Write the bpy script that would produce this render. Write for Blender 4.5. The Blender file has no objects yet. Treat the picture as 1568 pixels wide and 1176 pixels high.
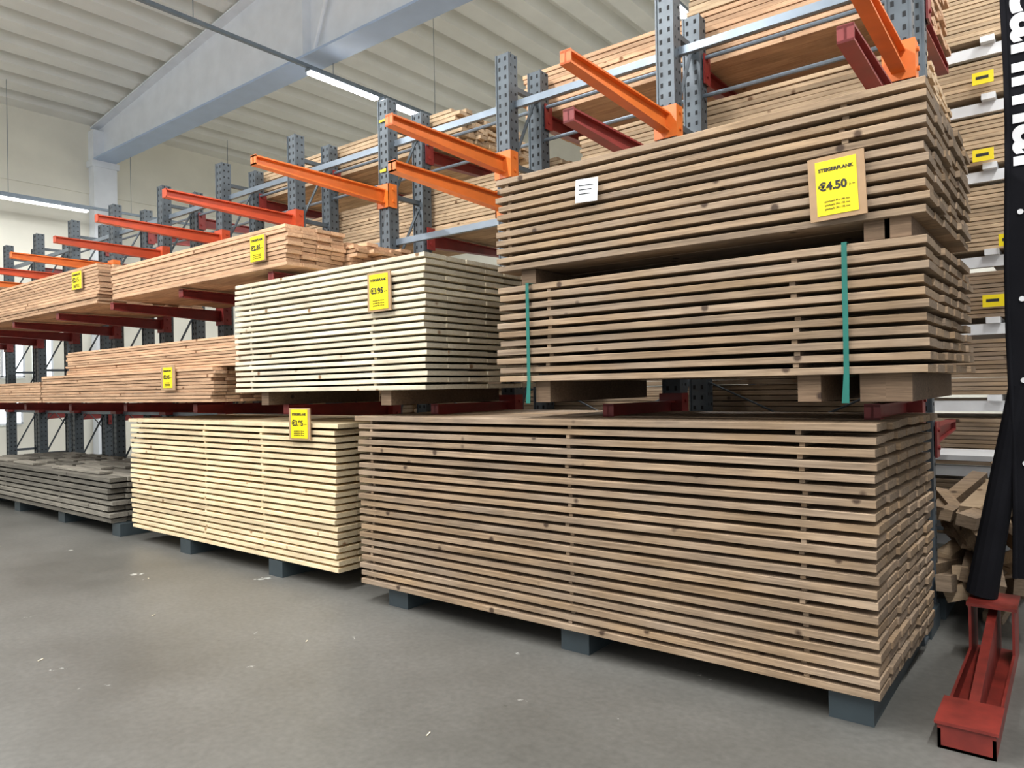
import bpy, math, random
from mathutils import Matrix, Vector
S=bpy.context.scene
col=S.collection
# ------------------------------------------------------------ helpers
class MB:
    """mesh builder"""
    def __init__(s): s.v=[];s.f=[];s.m=[];s.t=[]
    def quadbox(s,P,mi=0,t=.5):
        o=len(s.v); s.v+=P
        for q in ((0,3,2,1),(4,5,6,7),(0,1,5,4),(1,2,6,5),(2,3,7,6),(3,0,4,7)):
            s.f.append(tuple(o+i for i in q)); s.m.append(mi); s.t.append(t)
    def box(s,x0,x1,y0,y1,z0,z1,mi=0,t=.5):
        s.quadbox([(x0,y0,z0),(x1,y0,z0),(x1,y1,z0),(x0,y1,z0),(x0,y0,z1),(x1,y0,z1),(x1,y1,z1),(x0,y1,z1)],mi,t)
    def rbox(s,c,size,rot,mi=0,t=.5):
        M=rot.to_3x3() if hasattr(rot,'to_3x3') else rot
        hx,hy,hz=[a/2 for a in size]
        P=[]
        for (a,b,d) in ((-1,-1,-1),(1,-1,-1),(1,1,-1),(-1,1,-1),(-1,-1,1),(1,-1,1),(1,1,1),(-1,1,1)):
            w=M@Vector((a*hx,b*hy,d*hz))+Vector(c); P.append(tuple(w))
        s.quadbox(P,mi,t)
    def plank(s,x0,x1,y0,y1,z0,z1,rng,mi=0,warp=.002,seg=4,t=None,c=.002):
        """board along X with eased edges and a little warp"""
        if t is None: t=rng.random()
        o=len(s.v)
        ph=rng.uniform(0,6.28);am=rng.uniform(-1,1)*warp;ph2=rng.uniform(0,6.28);am2=rng.uniform(-1,1)*warp*1.5
        prof=[(y0+c,z0),(y1-c,z0),(y1,z0+c),(y1,z1-c),(y1-c,z1),(y0+c,z1),(y0,z1-c),(y0,z0+c)]
        for i in range(seg+1):
            u=i/seg;x=x0+(x1-x0)*u
            dz=am*math.sin(ph+u*5);dy=am2*math.sin(ph2+u*4)
            for (y,z) in prof: s.v.append((x,y+dy,z+dz))
        for i in range(seg):
            a=o+i*8;b=a+8
            for k in range(8):
                k2=(k+1)%8
                s.f.append((a+k,a+k2,b+k2,b+k)[::-1]); s.m.append(mi); s.t.append(t)
        s.f.append(tuple(o+k for k in range(8))); s.m.append(mi); s.t.append(t)
        e=o+seg*8
        s.f.append(tuple(e+k for k in range(7,-1,-1))); s.m.append(mi); s.t.append(t)
    def cyl(s,p0,p1,r,n=10,mi=0,t=.5,r1=None):
        if r1 is None:r1=r
        p0=Vector(p0);p1=Vector(p1);d=(p1-p0).normalized()
        a=d.orthogonal().normalized();b=d.cross(a)
        o=len(s.v)
        for p,rr in((p0,r),(p1,r1)):
            for i in range(n):
                an=6.28318*i/n
                s.v.append(tuple(p+a*rr*math.cos(an)+b*rr*math.sin(an)))
        for i in range(n):
            j=(i+1)%n
            s.f.append((o+i,o+j,o+n+j,o+n+i));s.m.append(mi);s.t.append(t)
        s.f.append(tuple(o+i for i in range(n-1,-1,-1)));s.m.append(mi);s.t.append(t)
        s.f.append(tuple(o+n+i for i in range(n)));s.m.append(mi);s.t.append(t)
    def poly(s,pts,mi=0,t=.5):
        o=len(s.v);s.v+=pts;s.f.append(tuple(range(o,o+len(pts))));s.m.append(mi);s.t.append(t)
    def mesh(s,name,mats):
        me=bpy.data.meshes.new(name)
        me.from_pydata([tuple(v) for v in s.v],[],s.f)
        for m in mats: me.materials.append(m)
        me.polygons.foreach_set('material_index',s.m)
        at=me.attributes.new('tint','FLOAT','FACE'); at.data.foreach_set('value',s.t)
        me.update(); return me
    def obj(s,name,mats,parent=None):
        o=bpy.data.objects.new(name,s.mesh(name,mats)); col.objects.link(o)
        if parent: o.parent=parent
        return o
def empty(name):
    o=bpy.data.objects.new(name,None); col.objects.link(o); return o
# ------------------------------------------------------------ materials
def base(name):
    m=bpy.data.materials.new(name); m.use_nodes=True
    nt=m.node_tree; return m,nt,nt.nodes,nt.links,nt.nodes['Principled BSDF']
def plain(name,c,rough=.5,metal=0,var=.12,scale=6,bump=0.0,emit=None,es=1,spec=.5):
    m,nt,N,L,B=base(name)
    tc=N.new('ShaderNodeTexCoord');nz=N.new('ShaderNodeTexNoise');nz.inputs['Scale'].default_value=scale;nz.inputs['Detail'].default_value=6
    L.new(tc.outputs['Object'],nz.inputs['Vector'])
    r=N.new('ShaderNodeValToRGB')
    r.color_ramp.elements[0].position=.3;r.color_ramp.elements[1].position=.7
    r.color_ramp.elements[0].color=(*[a*(1-var) for a in c],1);r.color_ramp.elements[1].color=(*[min(1,a*(1+var)) for a in c],1)
    L.new(nz.outputs['Fac'],r.inputs['Fac']);L.new(r.outputs['Color'],B.inputs['Base Color'])
    B.inputs['Roughness'].default_value=rough;B.inputs['Metallic'].default_value=metal;B.inputs['Specular IOR Level'].default_value=spec
    if bump:
        b=N.new('ShaderNodeBump');b.inputs['Strength'].default_value=bump;b.inputs['Distance'].default_value=.01
        L.new(nz.outputs['Fac'],b.inputs['Height']);L.new(b.outputs['Normal'],B.inputs['Normal'])
    if emit:
        B.inputs['Emission Color'].default_value=(*emit,1);B.inputs['Emission Strength'].default_value=es
    return m
def wood(name,light,dark,knot,vmin=.78,vmax=1.15,rough=.75,endf=.8,grey=0.):
    m,nt,N,L,B=base(name)
    tc=N.new('ShaderNodeTexCoord');at=N.new('ShaderNodeAttribute');at.attribute_name='tint'
    mul=N.new('ShaderNodeMath');mul.operation='MULTIPLY';mul.inputs[1].default_value=37.
    L.new(at.outputs['Fac'],mul.inputs[0])
    ad=N.new('ShaderNodeVectorMath');ad.operation='ADD'
    L.new(tc.outputs['Object'],ad.inputs[0]);L.new(mul.outputs[0],ad.inputs[1])
    mp=N.new('ShaderNodeMapping');mp.inputs['Scale'].default_value=(1.6,22,40)
    L.new(ad.outputs[0],mp.inputs['Vector'])
    nz=N.new('ShaderNodeTexNoise');nz.inputs['Scale'].default_value=2.2;nz.inputs['Detail'].default_value=8;nz.inputs['Roughness'].default_value=.65;nz.inputs['Distortion'].default_value=.6
    L.new(mp.outputs[0],nz.inputs['Vector'])
    r=N.new('ShaderNodeValToRGB');r.color_ramp.elements[0].position=.3;r.color_ramp.elements[1].position=.66
    r.color_ramp.elements[0].color=(*dark,1);r.color_ramp.elements[1].color=(*light,1)
    L.new(nz.outputs['Fac'],r.inputs['Fac'])
    vo=N.new('ShaderNodeTexVoronoi');vo.inputs['Scale'].default_value=5.5
    L.new(ad.outputs[0],vo.inputs['Vector'])
    kr=N.new('ShaderNodeValToRGB');kr.color_ramp.elements[0].position=.07;kr.color_ramp.elements[1].position=.13
    kr.color_ramp.elements[0].color=(1,1,1,1);kr.color_ramp.elements[1].color=(0,0,0,1)
    L.new(vo.outputs['Distance'],kr.inputs['Fac'])
    mk=N.new('ShaderNodeMix');mk.data_type='RGBA'
    L.new(kr.outputs['Color'],mk.inputs['Factor']);L.new(r.outputs['Color'],mk.inputs['A']);mk.inputs['B'].default_value=(*knot,1)
    mr=N.new('ShaderNodeMapRange');mr.inputs['To Min'].default_value=vmin;mr.inputs['To Max'].default_value=vmax
    L.new(at.outputs['Fac'],mr.inputs['Value'])
    nb=N.new('ShaderNodeTexNoise');nb.inputs['Scale'].default_value=2.8;nb.inputs['Detail'].default_value=4;L.new(ad.outputs[0],nb.inputs['Vector'])
    m2=N.new('ShaderNodeMapRange');m2.inputs['From Min'].default_value=.3;m2.inputs['From Max'].default_value=.7;m2.inputs['To Min'].default_value=.8;m2.inputs['To Max'].default_value=1.16
    L.new(nb.outputs['Fac'],m2.inputs['Value'])
    mm=N.new('ShaderNodeMath');mm.operation='MULTIPLY';L.new(mr.outputs[0],mm.inputs[0]);L.new(m2.outputs[0],mm.inputs[1])
    ge=N.new('ShaderNodeNewGeometry');sx=N.new('ShaderNodeSeparateXYZ');L.new(ge.outputs['Normal'],sx.inputs[0])
    ab=N.new('ShaderNodeMath');ab.operation='ABSOLUTE';L.new(sx.outputs['X'],ab.inputs[0])
    m3=N.new('ShaderNodeMapRange');m3.inputs['To Min'].default_value=1;m3.inputs['To Max'].default_value=endf;L.new(ab.outputs[0],m3.inputs['Value'])
    m4=N.new('ShaderNodeMath');m4.operation='MULTIPLY';L.new(mm.outputs[0],m4.inputs[0]);L.new(m3.outputs[0],m4.inputs[1])
    hs=N.new('ShaderNodeHueSaturation');L.new(m4.outputs[0],hs.inputs['Value']);L.new(mk.outputs['Result'],hs.inputs['Color'])
    if grey:
        ng=N.new('ShaderNodeTexNoise');ng.inputs['Scale'].default_value=1.7;ng.inputs['Detail'].default_value=5;L.new(ad.outputs[0],ng.inputs['Vector'])
        mg=N.new('ShaderNodeMapRange');mg.inputs['From Min'].default_value=.35;mg.inputs['From Max'].default_value=.65;mg.inputs['To Min'].default_value=1.05;mg.inputs['To Max'].default_value=1-grey
        L.new(ng.outputs['Fac'],mg.inputs['Value']);L.new(mg.outputs[0],hs.inputs['Saturation'])
    L.new(hs.outputs['Color'],B.inputs['Base Color'])
    B.inputs['Roughness'].default_value=rough;B.inputs['Specular IOR Level'].default_value=.25
    b=N.new('ShaderNodeBump');b.inputs['Strength'].default_value=.3;b.inputs['Distance'].default_value=.003
    L.new(nz.outputs['Fac'],b.inputs['Height']);L.new(b.outputs['Normal'],B.inputs['Normal'])
    return m
W_BR=wood('wood_weathered_brown',(.39,.272,.168),(.20,.135,.082),(.075,.045,.027),.8,1.13,endf=.62,grey=.15)
W_PALE=wood('wood_pale_spruce',(.84,.69,.45),(.66,.50,.29),(.30,.16,.07),.88,1.08)
W_PALE2=wood('wood_pale_spruce_dry',(.78,.70,.53),(.59,.50,.35),(.27,.16,.08),.86,1.08,endf=.5)
W_RED=wood('wood_douglas',(.62,.40,.24),(.40,.23,.135),(.18,.08,.035),.8,1.15)
W_TAN=wood('wood_tan',(.60,.44,.28),(.40,.28,.17),(.18,.10,.05),.78,1.12)
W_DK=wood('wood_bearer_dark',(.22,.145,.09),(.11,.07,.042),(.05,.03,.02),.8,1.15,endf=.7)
W_GREY=wood('wood_grey_old',(.26,.235,.19),(.12,.108,.088),(.06,.045,.035),.6,1.25)
STEEL=plain('paint_blue_grey_steel',(.085,.102,.115),.45,.25,.15,9)
DARK=plain('dark_hole',(.008,.009,.01),.8)
FOOT=plain('paint_dark_slate',(.035,.048,.054),.5,.1)
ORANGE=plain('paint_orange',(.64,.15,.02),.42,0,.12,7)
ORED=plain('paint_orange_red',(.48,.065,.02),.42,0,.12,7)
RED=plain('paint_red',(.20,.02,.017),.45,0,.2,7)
STRED=plain('paint_red_worn',(.16,.018,.012),.45,0,.35,9)
YEL=plain('sign_yellow',(.90,.70,.0),.45,0,.03)
CARD=plain('sign_cardboard',(.38,.24,.13),.8,0,.1,12)
BLK=plain('print_black',(.01,.01,.01),.6)
WHT=plain('paper_white',(.72,.72,.72),.6,0,.04)
GREEN=plain('strap_green',(.01,.13,.10),.35)
GALV=plain('galvanised_steel',(.20,.24,.28),.4,.5)
WPAINT=plain('white_paint_steel',(.80,.84,.89),.4,0,.05,3)
BFL=plain('beam_flange_blue_lit',(.42,.54,.74),.35,0,.05,3)  # bluish light on the beam's underside, painted into the flange colour
LAMP=plain('lamp_tube',(1,1,1),.4,0,0,1,0,(1,1,1),20)
LAMP2=plain('lamp_tube_dim',(1,1,1),.4,0,0,1,0,(1,1,1),4)
WINM=plain('window_daylight',(1,1,1),.4,0,0,1,0,(.85,.93,1),2.5)
FAB=plain('banner_fabric_black',(.009,.009,.011),.9,0,.2,4,spec=.08)

def floor_mat():
    m,nt,N,L,B=base('floor_concrete')
    tc=N.new('ShaderNodeTexCoord')
    n1=N.new('ShaderNodeTexNoise');n1.inputs['Scale'].default_value=.6;n1.inputs['Detail'].default_value=10;n1.inputs['Roughness'].default_value=.62
    n2=N.new('ShaderNodeTexNoise');n2.inputs['Scale'].default_value=30;n2.inputs['Detail'].default_value=6
    L.new(tc.outputs['Object'],n1.inputs['Vector']);L.new(tc.outputs['Object'],n2.inputs['Vector'])
    r=N.new('ShaderNodeValToRGB');r.color_ramp.elements[0].position=.33;r.color_ramp.elements[1].position=.68
    r.color_ramp.elements[0].color=(.088,.085,.075,1);r.color_ramp.elements[1].color=(.145,.14,.126,1)
    L.new(n1.outputs['Fac'],r.inputs['Fac'])
    r2=N.new('ShaderNodeValToRGB');r2.color_ramp.elements[0].position=.3;r2.color_ramp.elements[1].position=.75
    r2.color_ramp.elements[0].color=(.82,.82,.82,1);r2.color_ramp.elements[1].color=(1.1,1.1,1.1,1)
    L.new(n2.outputs['Fac'],r2.inputs['Fac'])
    mx=N.new('ShaderNodeMix');mx.data_type='RGBA';mx.blend_type='MULTIPLY';mx.inputs['Factor'].default_value=1
    L.new(r.outputs['Color'],mx.inputs['A']);L.new(r2.outputs['Color'],mx.inputs['B'])
    nd=N.new('ShaderNodeTexNoise');nd.inputs['Scale'].default_value=22;nd.inputs['Detail'].default_value=5
    L.new(tc.outputs['Object'],nd.inputs['Vector'])
    ad=N.new('ShaderNodeMix');ad.data_type='VECTOR';ad.inputs['Factor'].default_value=.14
    L.new(tc.outputs['Object'],ad.inputs[4]);L.new(nd.outputs['Color'],ad.inputs[5])
    prev=mx.outputs['Result']
    for sc,pa,pb,c in((1.5,.05,.065,(.36,.36,.33)),(3.6,.03,.045,(.33,.325,.30)),(7.,.02,.05,(.05,.048,.042))):
        vo=N.new('ShaderNodeTexVoronoi');vo.inputs['Scale'].default_value=sc;L.new(ad.outputs[1],vo.inputs['Vector'])
        kr=N.new('ShaderNodeValToRGB');kr.color_ramp.elements[0].position=pa;kr.color_ramp.elements[1].position=pb
        kr.color_ramp.elements[0].color=(1,1,1,1);kr.color_ramp.elements[1].color=(0,0,0,1);L.new(vo.outputs['Distance'],kr.inputs['Fac'])
        m2=N.new('ShaderNodeMix');m2.data_type='RGBA';L.new(kr.outputs['Color'],m2.inputs['Factor']);L.new(prev,m2.inputs['A']);m2.inputs['B'].default_value=(*c,1)
        prev=m2.outputs['Result']
    L.new(prev,B.inputs['Base Color'])
    rr=N.new('ShaderNodeMapRange');rr.inputs['To Min'].default_value=.3;rr.inputs['To Max'].default_value=.52;L.new(n1.outputs['Fac'],rr.inputs['Value']);L.new(rr.outputs[0],B.inputs['Roughness'])
    b=N.new('ShaderNodeBump');b.inputs['Strength'].default_value=.07;b.inputs['Distance'].default_value=.003;L.new(n2.outputs['Fac'],b.inputs['Height']);L.new(b.outputs['Normal'],B.inputs['Normal'])
    return m
FLOOR=floor_mat()
WALL=plain('wall_plaster_beige',(.80,.78,.68),.8,0,.06,1.2,.1)
CEIL=plain('ceiling_deck_white',(.84,.84,.79),.55,0,.04,1.5)
# ------------------------------------------------------------ room
XW=-18.;YB=16.
b=MB();b.box(XW,8,-7,YB,-.1,0);b.obj('floor',[FLOOR])
b=MB();b.box(XW-.2,XW,-7,YB+.2,0,7.75);b.box(XW,XW+.03,-7,YB,6.15,6.3);b.obj('wall_left',[WALL])
b=MB();b.box(XW,8,YB,YB+.2,0,10.9);b.obj('wall_back',[WALL])
def roofz(x): return 7.75+.123*(x-XW)
b=MB()
per=.72;x=XW;prof=[]
while x<8:
    for dx,dz in((0,0),(.34,0),(.38,.28),(.68,.28)): prof.append((x+dx,roofz(x+dx)+dz))
    x+=per
for i in range(len(prof)-1):
    (xa,za),(xb,zb)=prof[i],prof[i+1]
    b.poly([(xa,-7,za),(xb,-7,zb),(xb,YB,zb),(xa,YB,za)])
b.obj('ceiling',[CEIL])
b=MB()
xs=[-18,-14,-10,-6,-2,2,6]
for i in range(6):
    xa,xb=xs[i],xs[i+1];za,zb=roofz(xa)-.03,roofz(xb)-.03
    y0,y1=7.38,7.41
    b.quadbox([(xa,y0,6.93),(xb,y0,6.93),(xb,y1,6.93),(xa,y1,6.93),(xa,y0,za),(xb,y0,zb),(xb,y1,zb),(xa,y1,za)],0)
    y0,y1=7.2,7.6
    b.quadbox([(xa,y0,za-.03),(xb,y0,zb-.03),(xb,y1,zb-.03),(xa,y1,za-.03),(xa,y0,za),(xb,y0,zb),(xb,y1,zb),(xa,y1,za)],0)
b.box(-9.91,-9.89,7.22,7.58,6.93,roofz(-9.9)-.03,0)
b.cyl((-9.7,7.3,7.0),(-8.9,7.3,roofz(-8.9)-.03),.035,8,0)
b.box(-17.7,6,7.14,7.62,6.89,6.93,1)
b.obj('ceiling_beam',[WPAINT,BFL])
b=MB();b.box(-18,-17.72,7.15,7.66,0,7.6,0);b.box(-18,-17.68,7.1,7.7,6.75,6.89,0);b.obj('trim_pilaster',[WPAINT])
b=MB()
for (y0,y1,z0,z1) in((5.35,5.75,1.9,2.75),(5.95,6.3,1.9,2.75),(5.2,5.7,.9,1.45)):
    b.box(XW+.02,XW+.05,y0,y1,z0,z1,0)
    for yy in(y0,y1,(y0+y1)/2): b.box(XW+.02,XW+.08,yy-.02,yy+.02,z0,z1,1)
    for zz in(z0,z1): b.box(XW+.02,XW+.08,y0-.02,y1+.02,zz-.02,zz+.02,1)
b.obj('window_1',[WINM,WPAINT])
# ------------------------------------------------------------ light rows
def light_row(X,z,y0,y1,segs,POW,lm=None):
    b=MB();b.box(X-.03,X+.03,y0,y1,z+.05,z+.1,0)
    y=y0+.6
    while y<y1:
        b.cyl((X,y,z+.1),(X,y,roofz(X)),.006,5,0); y+=2.4
    for (a,c) in segs:
        b.box(X-.07,X+.07,a,c,z+.0,z+.05,0)
        b.cyl((X-.035,a+.03,z-.02),(X-.035,c-.03,z-.02),.027,8,1);b.cyl((X+.035,a+.03,z-.02),(X+.035,c-.03,z-.02),.027,8,1)
    o=b.obj('ceiling_light_row',[GALV,lm or LAMP])
    for (a,c) in segs:
        l=bpy.data.lights.new('tube_light','AREA');l.shape='RECTANGLE';l.size=.2;l.size_y=c-a;l.energy=POW*(c-a)
        l.color=(.98,.99,1)
        lo=bpy.data.objects.new('tube_light',l);lo.location=(X,(a+c)/2,z-.06);col.objects.link(lo);lo.parent=o
light_row(-9.6,6.6,-5,14,[(-4.5,2.5),(7.1,8.55),(8.65,10.4),(10.6,13)],90)
light_row(-4.2,6.6,-5,14,[(-4.5,3.4),(8.6,11),(11.2,13.5)],90)
light_row(1.2,6.6,-5,14,[(-4.5,3.4),(5,9)],75)
light_row(-16.9,5.5,-5,14,[(-3,3),(4.2,6.7)],9,LAMP2)
# ------------------------------------------------------------ cantilever rack
rack=empty('cantilever_rack')
CX=[-.77-1.44*i for i in range(11)]
YF=4.66;YK=5.1;HZ=4.21
def column_mesh():
    b=MB();w=.062;d=.06
    b.box(-w,w,-d,d,0,HZ,0)
    for sx in(-1,1):
        b.box(sx*w-.006,sx*w+.006,-d-.008,-d+.02,0,HZ,0)
    z=.1
    while z<HZ-.05:
        for sx in(-.03,.03):
            b.box(sx-.009,sx+.009,-d-.002,-d+.004,z,z+.03,1)
        for sy in(-.032,.028):
            b.cyl((w-.002,sy,z+.04),(w+.0025,sy,z+.04),.011,8,1)
            b.cyl((-w+.002,sy,z+.04),(-w-.0025,sy,z+.04),.011,8,1)
        z+=.075
    b.box(-w-.01,w+.01,-d-.01,d+.01,0,.02,0)
    return b.mesh('column',[STEEL,DARK])
cm=column_mesh()
for i,x in enumerate(CX):
    for y in(YF,YK):
        o=bpy.data.objects.new('column',cm);o.location=(x,y,0);col.objects.link(o);o.parent=rack
b=MB()
for x in CX:
    b.box(x-.13,x+.055,3.39,YF-.06,0,.13,0)
    b.box(x-.1,x+.1,YK+.06,6.4,0,.13,0)
    b.box(x-.085,x+.085,YF+.06,YK-.06,0,.13,0)
b.obj('base_beams',[FOOT],rack)
b=MB()
for x in CX:
    for z in(.5,1.2,1.9,2.6,3.3,3.95):
        b.box(x-.02,x+.02,YF+.06,YK-.06,z,z+.04,0)
    for z in(.5,1.2,1.9,2.6,3.3):
        b.cyl((x,YF+.06,z+.04),(x,YK-.06,z+.66),.014,6,0)
for i in range(10):
    xa,xb=CX[i]-.062,CX[i+1]+.062
    for z in(3.78,2.85,1.2): b.box(xb,xa,YF+.02,YF+.06,z,z+.055,1)
    b.cyl((xb,YK,3.62),(xa,YK,3.62),.016,8,1)
    b.cyl((xb,YK,3.9),(xa,YK,3.9),.016,8,1)
    b.cyl((xb,YK,.9),(xa,YK,1.5),.008,6,0);b.cyl((xb,YK,1.5),(xa,YK,.9),.008,6,0)
b.obj('braces',[STEEL,GALV],rack)
b=MB()
for i in(3,):
    x=CX[i]; b.box(x-.04,x+.04,YF-.075,YF-.071,3.53,3.555,0); b.box(x-.04,x+.04,YF-.075,YF-.071,4.0,4.02,0)
b.obj('load_plates',[YEL],rack)
def arm_mesh(name,mat,L,dirn=-1):
    """I-profile tapered arm with bracket; origin at column front face, top surface z=0"""
    b=MB();h0,h1=.13,.075;w=.036
    def seg(za,zb,za2,zb2,wx):
        ya,yb=0,dirn*L
        P=[(-wx,ya,za),(wx,ya,za),(wx,yb,za2),(-wx,yb,za2),(-wx,ya,zb),(wx,ya,zb),(wx,yb,zb2),(-wx,yb,zb2)]
        b.quadbox(P,0)
    seg(-.012,0,-.012,0,w); seg(-h0,-h0+.012,-h1,-h1+.012,w); seg(-h0+.01,-.01,-h1+.01,-.01,.006)
    b.box(-w,w,min(dirn*L,dirn*L-dirn*.008),max(dirn*L,dirn*L-dirn*.008),-h1,.004,0)
    s=dirn
    ys=sorted((0.0,s*.012));b.box(-.085,.085,ys[0],ys[1],-.17,.05,0)
    for sx in(-1,1):
        yy=sorted((s*.012,-s*.09));b.box(sx*.072-.006+(.006*sx),sx*.072+.006+(.006*sx),yy[0],yy[1],-.17,.05,0)
        b.cyl((sx*.084,-s*.045,-.11),(sx*.096,-s*.045,-.11),.014,8,0);b.cyl((sx*.084,-s*.045,0),(sx*.096,-s*.045,0),.014,8,0)
    return b.mesh(name,[mat])
AM={}
def arm(mat,x,z,front=True,L=1.22):
    k=(mat.name,front,L)
    if k not in AM: AM[k]=arm_mesh('arm',mat,L,-1 if front else 1)
    o=bpy.data.objects.new('arm',AM[k]);col.objects.link(o);o.parent=rack
    o.location=(x,YF-.062-.008 if front else YK+.062+.008,z)
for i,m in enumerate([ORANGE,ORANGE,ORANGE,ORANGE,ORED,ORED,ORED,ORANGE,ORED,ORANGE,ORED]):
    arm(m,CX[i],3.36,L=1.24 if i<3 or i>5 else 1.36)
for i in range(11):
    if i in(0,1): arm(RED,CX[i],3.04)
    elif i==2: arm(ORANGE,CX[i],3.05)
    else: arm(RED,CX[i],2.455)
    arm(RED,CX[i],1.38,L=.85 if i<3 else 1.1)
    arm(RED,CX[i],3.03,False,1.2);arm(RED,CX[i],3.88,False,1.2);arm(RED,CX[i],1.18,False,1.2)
# ------------------------------------------------------------ lumber stacks
def stack(name,x0,x1,y0,y1,z0,z1,n,tr,bw,mat,seed,stag=.012,stick=(),ystag=.006,smat=None,bear=(),bearz=None,warp=.002,top_over=0,rowshift=0,seg=5,sw=.02,skeep=1.):
    rng=random.Random(seed);b=MB();p=(z1-z0)/(n-1+tr);nb=max(1,round((y1-y0)/bw));w=(y1-y0)/nb
    for k in range(n):
        za=z0+k*p;zb=za+p*tr
        lo=rng.uniform(-stag,stag)
        for j in range(nb):
            xa=x0+rng.uniform(-stag,stag);xb=x1+lo*.6+rng.uniform(-stag,stag)*.7+rowshift*(j/max(1,nb-1))
            yy=rng.uniform(-ystag,ystag) if j==0 else 0
            if k==n-1 and top_over: xb+=top_over*rng.uniform(.2,1); xa-=top_over*rng.random()
            b.plank(xa,xb,y0+j*w+.002+yy,y0+(j+1)*w-.003,za,zb-rng.random()*.003,rng,0,warp,seg)
        if k<n-1:
            for sx in stick:
                q=rng.uniform(-.012,.012)
                if rng.random()>skeep: continue
                b.box(sx+q-sw,sx+q+sw,y0+.015+rng.uniform(-.005,.02),y1-.01,zb+.0005,za+p-.0005,1,rng.random())
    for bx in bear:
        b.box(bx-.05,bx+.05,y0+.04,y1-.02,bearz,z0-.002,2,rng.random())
    return b.obj(name,[mat,smat or mat,W_DK])
A=stack('scaffold_board_stack',-4.01,-.68,3.34,4.56,.135,1.31,22,.63,.2,W_BR,1,.009,(-3.9,-2.25,-.99),rowshift=.035,top_over=.04,sw=.012,ystag=.009,warp=.003)
stack('scaffold_board_stack',-2.71,-.475,3.33,4.56,1.525,2.085,11,.64,.2,W_BR,2,.012,(-2.35,-1.0),bear=(-2.42,-.95,-.69,-.59),bearz=1.405,rowshift=.03,sw=.013,skeep=.9,ystag=.009,warp=.003)
stack('scaffold_board_stack',-2.70,-.465,3.32,4.56,2.175,2.72,11,.64,.2,W_BR,3,.012,(-2.62,-.78),bear=(-2.5,-.66,-.58),bearz=2.09,rowshift=.02,sw=.013,ystag=.009,warp=.003)
stack('timber_plank_stack',-5.56,-3.32,3.33,4.56,1.49,2.385,20,.66,.2,W_PALE2,4,.012,(-5.35,-3.85),bear=(-5.2,-3.75),bearz=1.385,sw=.014)
stack('timber_plank_stack',-7.62,-4.33,3.38,4.56,.14,1.245,22,.66,.2,W_PALE,5,.012,(-6.2,-5.3),top_over=.05,sw=.016)
def bundle(name,x0,x1,y0,y1,z0,z1,th,bw,mat,seed,stag=.05,rows=None):
    n=max(2,round((z1-z0)/th))
    return stack(name,x0,x1,y0,y1,z0,z1,n,.9,bw,mat,seed,stag,(),.008,warp=.0015)
bundle('douglas_plank_bundle',-7.87,-4.82,3.33,3.9,2.475,2.80,.032,.14,W_RED,6,.03)
bundle('douglas_plank_bundle',-7.8,-4.72,3.92,4.56,2.475,2.74,.032,.14,W_RED,7,.09)
bundle('douglas_plank_bundle',-12.6,-8.2,3.33,4.5,2.475,2.9,.032,.14,W_RED,8,.05)
bundle('douglas_plank_bundle',-9.8,-5.93,3.33,4.54,1.41,1.72,.03,.14,W_RED,9,.04)
bundle('douglas_plank_bundle',-9.25,-5.64,3.40,4.54,1.725,1.985,.026,.14,W_RED,10,.03)
bundle('douglas_plank_bundle',-14.5,-9.95,3.36,4.5,1.41,1.66,.03,.14,W_RED,11,.04)
bundle('douglas_plank_bundle',-16.8,-12.8,3.36,4.5,2.475,3.15,.03,.14,W_RED,12,.04)
stack('weathered_plank_stack',-12.6,-8.03,3.34,4.56,.135,.61,8,.7,.17,W_GREY,13,.05,(-11.2,-9.4),ystag=.015,warp=.003,top_over=.02)
rng=random.Random(5);b=MB()
for k in range(30):
    x=-12.4+k*.13;
    if rng.random()<.8: b.plank(x,x+rng.uniform(.35,.8),3.42+(k%5)*.22,3.56+(k%5)*.22,.615,.64,rng,0,.001,2)
b.obj('loose_weathered_planks',[W_GREY])
XE=-.74
bundle('timber_bundle',-3.9,XE,5.22,6.3,3.905,4.30,.04,.15,W_RED,20,.03)
bundle('timber_bundle',-2.3,XE,5.22,6.3,4.31,4.62,.04,.15,W_TAN,28,.03)
bundle('timber_bundle',-3.3,XE,5.22,6.3,3.055,3.62,.035,.15,W_TAN,21,.03)
bundle('timber_bundle',-8.2,-4.7,5.22,6.3,3.905,4.24,.04,.1,W_TAN,22,.09)
bundle('timber_bundle',-7.4,-3.55,5.22,6.3,3.055,3.5,.035,.15,W_TAN,23,.06)
bundle('timber_bundle',-11.8,-7.6,5.22,6.3,3.055,3.5,.035,.15,W_TAN,24,.06)
bundle('timber_bundle',-5.2,-1.0,5.22,6.3,1.205,1.75,.04,.15,W_BR,25,.06)
bundle('timber_bundle',-10.5,-5.6,5.22,6.3,1.205,1.8,.04,.15,W_TAN,26,.06)
stack('timber_bundle',-6,-1.0,5.22,6.3,.135,.9,16,.85,.15,W_BR,27,.05)
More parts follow.
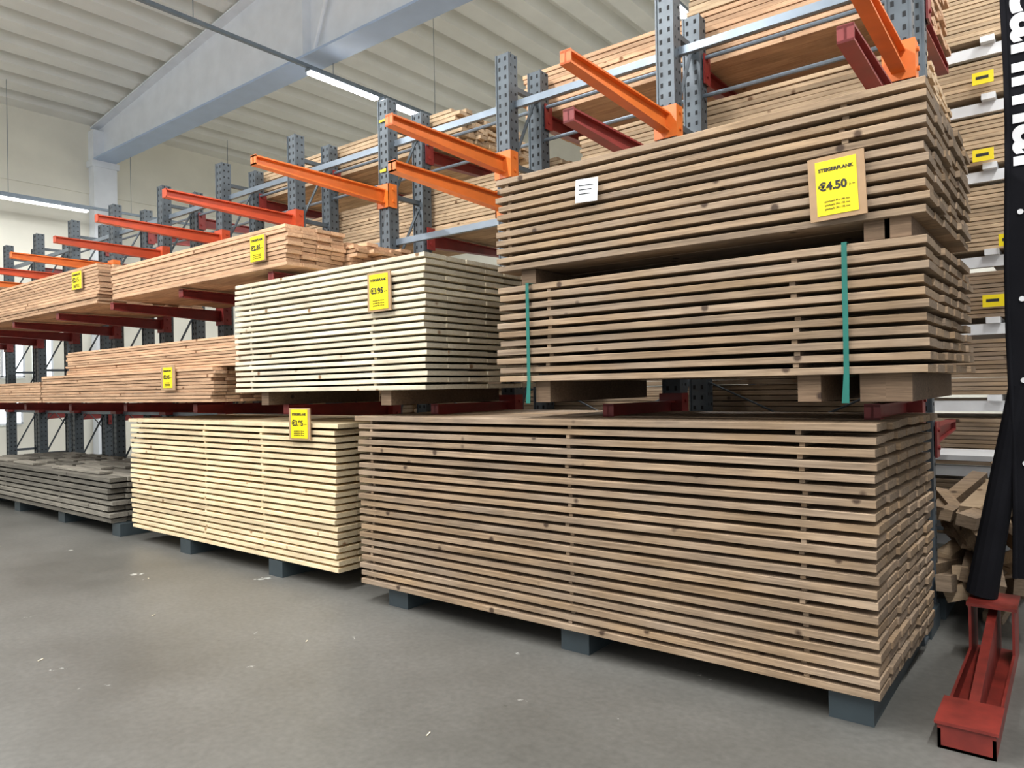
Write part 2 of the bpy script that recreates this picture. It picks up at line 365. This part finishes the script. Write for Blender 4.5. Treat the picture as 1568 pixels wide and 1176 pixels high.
# ------------------------------------------------------------ far rack at right
FY=7.3
b=MB()
lv=[1.3,1.95,2.52,3.24,3.82,4.3,5.0]
for x in(-2.6,.15,2.4):
    b.box(x-.05,x+.05,FY-.02,FY+.06,0,5.6,0);b.box(x-.05,x+.05,FY+1.1,FY+1.18,0,5.6,0)
for z in lv:
    b.box(-2.6,2.4,FY-.03,FY+.03,z-.09,z,1);b.box(-2.6,2.4,FY+1.1,FY+1.16,z-.09,z,1)
    for k in range(6): b.box(-2.4+k*.9,-2.3+k*.9,FY-.1,FY+1.1,z,z+.05,1)
for z in(.05,.65):
    b.box(-2.6,2.4,FY-.03,FY+.03,z,z+.09,1)
far=b.obj('pallet_rack',[STEEL,WHT])
for i,z in enumerate(lv):
    gap=(lv[i+1]-z if i<6 else .6)
    bundle('timber_bundle',-2.5,2.3,FY-.05,FY+1.05,z+.052,z+gap-.13,.035,.15,W_TAN if i>1 else W_BR,40+i,.08)
bundle('timber_bundle',-2.5,2.3,FY-.05,FY+1.05,.15,.62,.035,.15,W_BR,50,.08)
bundle('timber_bundle',-2.5,2.3,FY-.05,FY+1.05,.75,1.15,.035,.15,W_BR,51,.08)
b=MB();b.box(-2.0,-.12,6.5,7.1,.86,.9,0);
for x in(-1.95,-.2):
    for y in(6.55,7.05): b.box(x-.03,x+.03,y-.03,y+.03,0,.86,1)
b.box(-1.95,-.2,6.55,7.05,.3,.33,1)
b.obj('work_table',[WHT,STEEL])
rng=random.Random(8);b=MB()
for k in range(34):
    c=(rng.uniform(-.72,-.34),rng.uniform(5.35,5.95),.07+.02*k)
    r=Matrix.Rotation(rng.uniform(-.35,.5),3,'Z')@Matrix.Rotation(rng.uniform(-.35,.35),3,'X')@Matrix.Rotation(rng.uniform(-.4,.4),3,'Y')
    b.rbox(c,(rng.uniform(.06,.12),rng.uniform(.5,.9),rng.uniform(.06,.1)),r,0 if k%3==0 else 1,rng.random())
b.obj('offcut_pile',[W_TAN,W_BR])
# ------------------------------------------------------------ signs
def text(body,size,x,y,z,mat,parent,rot=(math.pi/2,0,0),align='CENTER',bold=.0,M=None):
    cu=bpy.data.curves.new('lettering','FONT');cu.body=body;cu.size=size;cu.align_x=align;cu.align_y='CENTER';cu.extrude=.0006;cu.offset=bold
    cu.materials.append(mat)
    o=bpy.data.objects.new('lettering',cu);o.location=(x,y,z);o.rotation_euler=rot;col.objects.link(o);o.parent=parent
    if M is not None:
        M=M.to_4x4();M.translation=(x,y,z);o.matrix_local=M
    return o
def sign(x,y,z,w,h,price,back=1.3,tilt=0):
    b=MB();bw,bh=w*back/2,h*(1+(back-1)*.45)/2
    b.box(-bw,bw,-.004,.006,-bh,bh,1)
    b.box(-w/2,w/2,-.007,-.004,-h/2,h/2,0)
    o=b.obj('price_sign',[YEL,CARD,BLK])
    o.location=(x,y-.008,z);o.rotation_euler=(0,tilt,0)
    text('STEIGERPLANK',w*.125,0,-.0085,h*.33,BLK,o,bold=.0008)
    text(price,w*.29,-w*.09,-.0085,h*.02,BLK,o,bold=.0018)
    text('p. m',w*.08,w*.38,-.0085,h*.0,BLK,o)
    for k in range(3): text('geschaafd 30 x 195 mm',w*.065,0,-.0085,-h*(.25+.07*k),BLK,o)
sign(-.80,3.308,2.33,.165,.235,'€4.50',1.38,math.radians(-2))
sign(-3.73,3.315,2.16,.185,.24,'€3.95',1.25)
sign(-5.17,3.316,2.645,.19,.2,'€2.85',1.12)
sign(-8.68,3.318,2.76,.24,.19,'€2.15',1.12)
sign(-6.67,3.315,1.64,.17,.19,'€2.45',1.5)
sign(-4.72,3.363,1.24,.21,.22,'€3.95',1.25)
for (x,z) in((-.58,3.985),(-.59,3.345),(-.42,2.62),(-.54,2.13)): 
    b=MB();b.box(x-.075,x+.075,FY-.16,FY-.155,z-.05,z+.05,0);b.box(x-.05,x+.04,FY-.161,FY-.16,z-.01,z+.015,1);b.obj('price_sign',[YEL,BLK])
def label(x,y,z,w,h,t=0):
    b=MB();b.box(-w/2,w/2,-.002,0,-h/2,h/2,0)
    for k in range(3): b.box(-w*.35,w*.3-k*.01,-.003,-.002,h*(.2-.18*k),h*(.24-.18*k),1)
    o=b.obj('paper_label',[WHT,BLK]);o.location=(x,y-.003,z);o.rotation_euler=(0,t,0)
label(-2.06,3.307,2.545,.14,.125,.06)
for x in(-2.48,-.78):
    b=MB();b.box(x-.011,x+.011,3.314,3.317,1.49,2.09);b.box(x-.011,x+.011,3.317,4.5,2.087,2.0895);b.box(x-.011,x+.011,3.317,4.5,1.515,1.517)
    b.quadbox([(x-.02,3.31,1.40),(x+.01,3.31,1.40),(x+.01,3.312,1.40),(x-.02,3.312,1.40),(x-.011,3.313,1.53),(x+.011,3.313,1.53),(x+.011,3.317,1.53),(x-.011,3.317,1.53)])
    b.obj('packing_strap',[GREEN])
# ------------------------------------------------------------ red stand + banner
b=MB()
x0,x1,ya,yb=-.475,-.275,3.36,4.75
b.box(x0,x1,ya,yb,0,.012);b.box(x0,x0+.012,ya,yb,.012,.08);b.box(x1-.012,x1,ya,yb,.012,.08)
b.box(x0,x1,ya,ya+.012,.0,.1);b.box(x0-.01,x1+.01,ya-.01,ya+.28,.1,.112)
xm=(x0+x1)/2
b.quadbox([(xm-.02,ya+.28,.012),(xm+.02,ya+.28,.012),(xm+.02,yb,.012),(xm-.02,yb,.012),(xm-.02,ya+.28,.1),(xm+.02,ya+.28,.1),(xm+.02,yb,.3),(xm-.02,yb,.3)])
b.box(x0-.01,x1+.01,yb-.3,yb,.3,.315);b.box(x0,x0+.012,yb-.3,yb,.08,.3);b.box(x1-.012,x1,yb-.3,yb,.08,.3)
st=b.obj('red_steel_stand',[STRED])
b=MB()
n=24
pts=[]
for i in range(n+1):
    z=.45+i/n*3.75
    xl=-.275+.008*math.sin(i*.5)
    if i>n-4: xl+= .02*(i-(n-4))**2
    pts.append((xl,z))
for i in range(n):
    (xa,za),(xb,zb)=pts[i],pts[i+1]
    b.quadbox([(xa,4.56,za),(.4,4.56,za),(.4,4.565,za),(xa,4.565,za),(xb,4.56,zb),(.4,4.56,zb),(.4,4.565,zb),(xb,4.565,zb)],0)
    b.cyl((xa,4.562,za),(xb,4.562,zb),.014,8,0)
for z in(.62,1.05,1.48,1.9,2.35): b.cyl((-.22,4.558,z),(-.22,4.552,z),.014,10,1)
b.cyl((-.43,4.62,.33),(-.24,4.6,1.45),.075,14,0,r1=.05);b.cyl((-.22,4.6,.33),(-.22,4.6,4.1),.02,10,0)
bn=b.obj('banner_flag',[FAB,WHT])
TM=Matrix(((0,1,0),(0,0,-1),(-1,0,0)))
text('canmar',.34,-.135,4.553,3.02,WHT,bn,bold=.008,M=TM)
rng=random.Random(3);b=MB()
for k in range(5):
    x=rng.uniform(-6,-1.5);y=rng.uniform(1.5,3.0)
    b.rbox((x,y,.003),(rng.uniform(.02,.04),rng.uniform(.004,.01),.003),Matrix.Rotation(rng.uniform(0,3),3,'Z'),0,rng.random())
b.obj('wood_chips',[W_PALE2])
# ------------------------------------------------------------ world / camera
w=bpy.data.worlds.new('world');S.world=w;w.use_nodes=True
w.node_tree.nodes['Background'].inputs['Color'].default_value=(.93,.965,1,1);w.node_tree.nodes['Background'].inputs['Strength'].default_value=.98
yaw,pit,roll=[math.radians(a) for a in(38.14,.17,-1.10)]
F=Vector((-math.sin(yaw)*math.cos(pit),math.cos(yaw)*math.cos(pit),math.sin(pit)))
R=Vector((math.cos(yaw),math.sin(yaw),0));U=R.cross(F)
R2=R*math.cos(roll)+U*math.sin(roll);U2=-R*math.sin(roll)+U*math.cos(roll)
cd=bpy.data.cameras.new('camera');cd.sensor_width=36;cd.lens=36*1104.1/1568;cd.clip_start=.05;cd.clip_end=200
cam=bpy.data.objects.new('camera',cd);col.objects.link(cam)
M=Matrix((R2,U2,-F)).transposed().to_4x4();M.translation=Vector((0,0,1.5));cam.matrix_world=M
S.camera=cam
S.view_settings.view_transform='Standard'
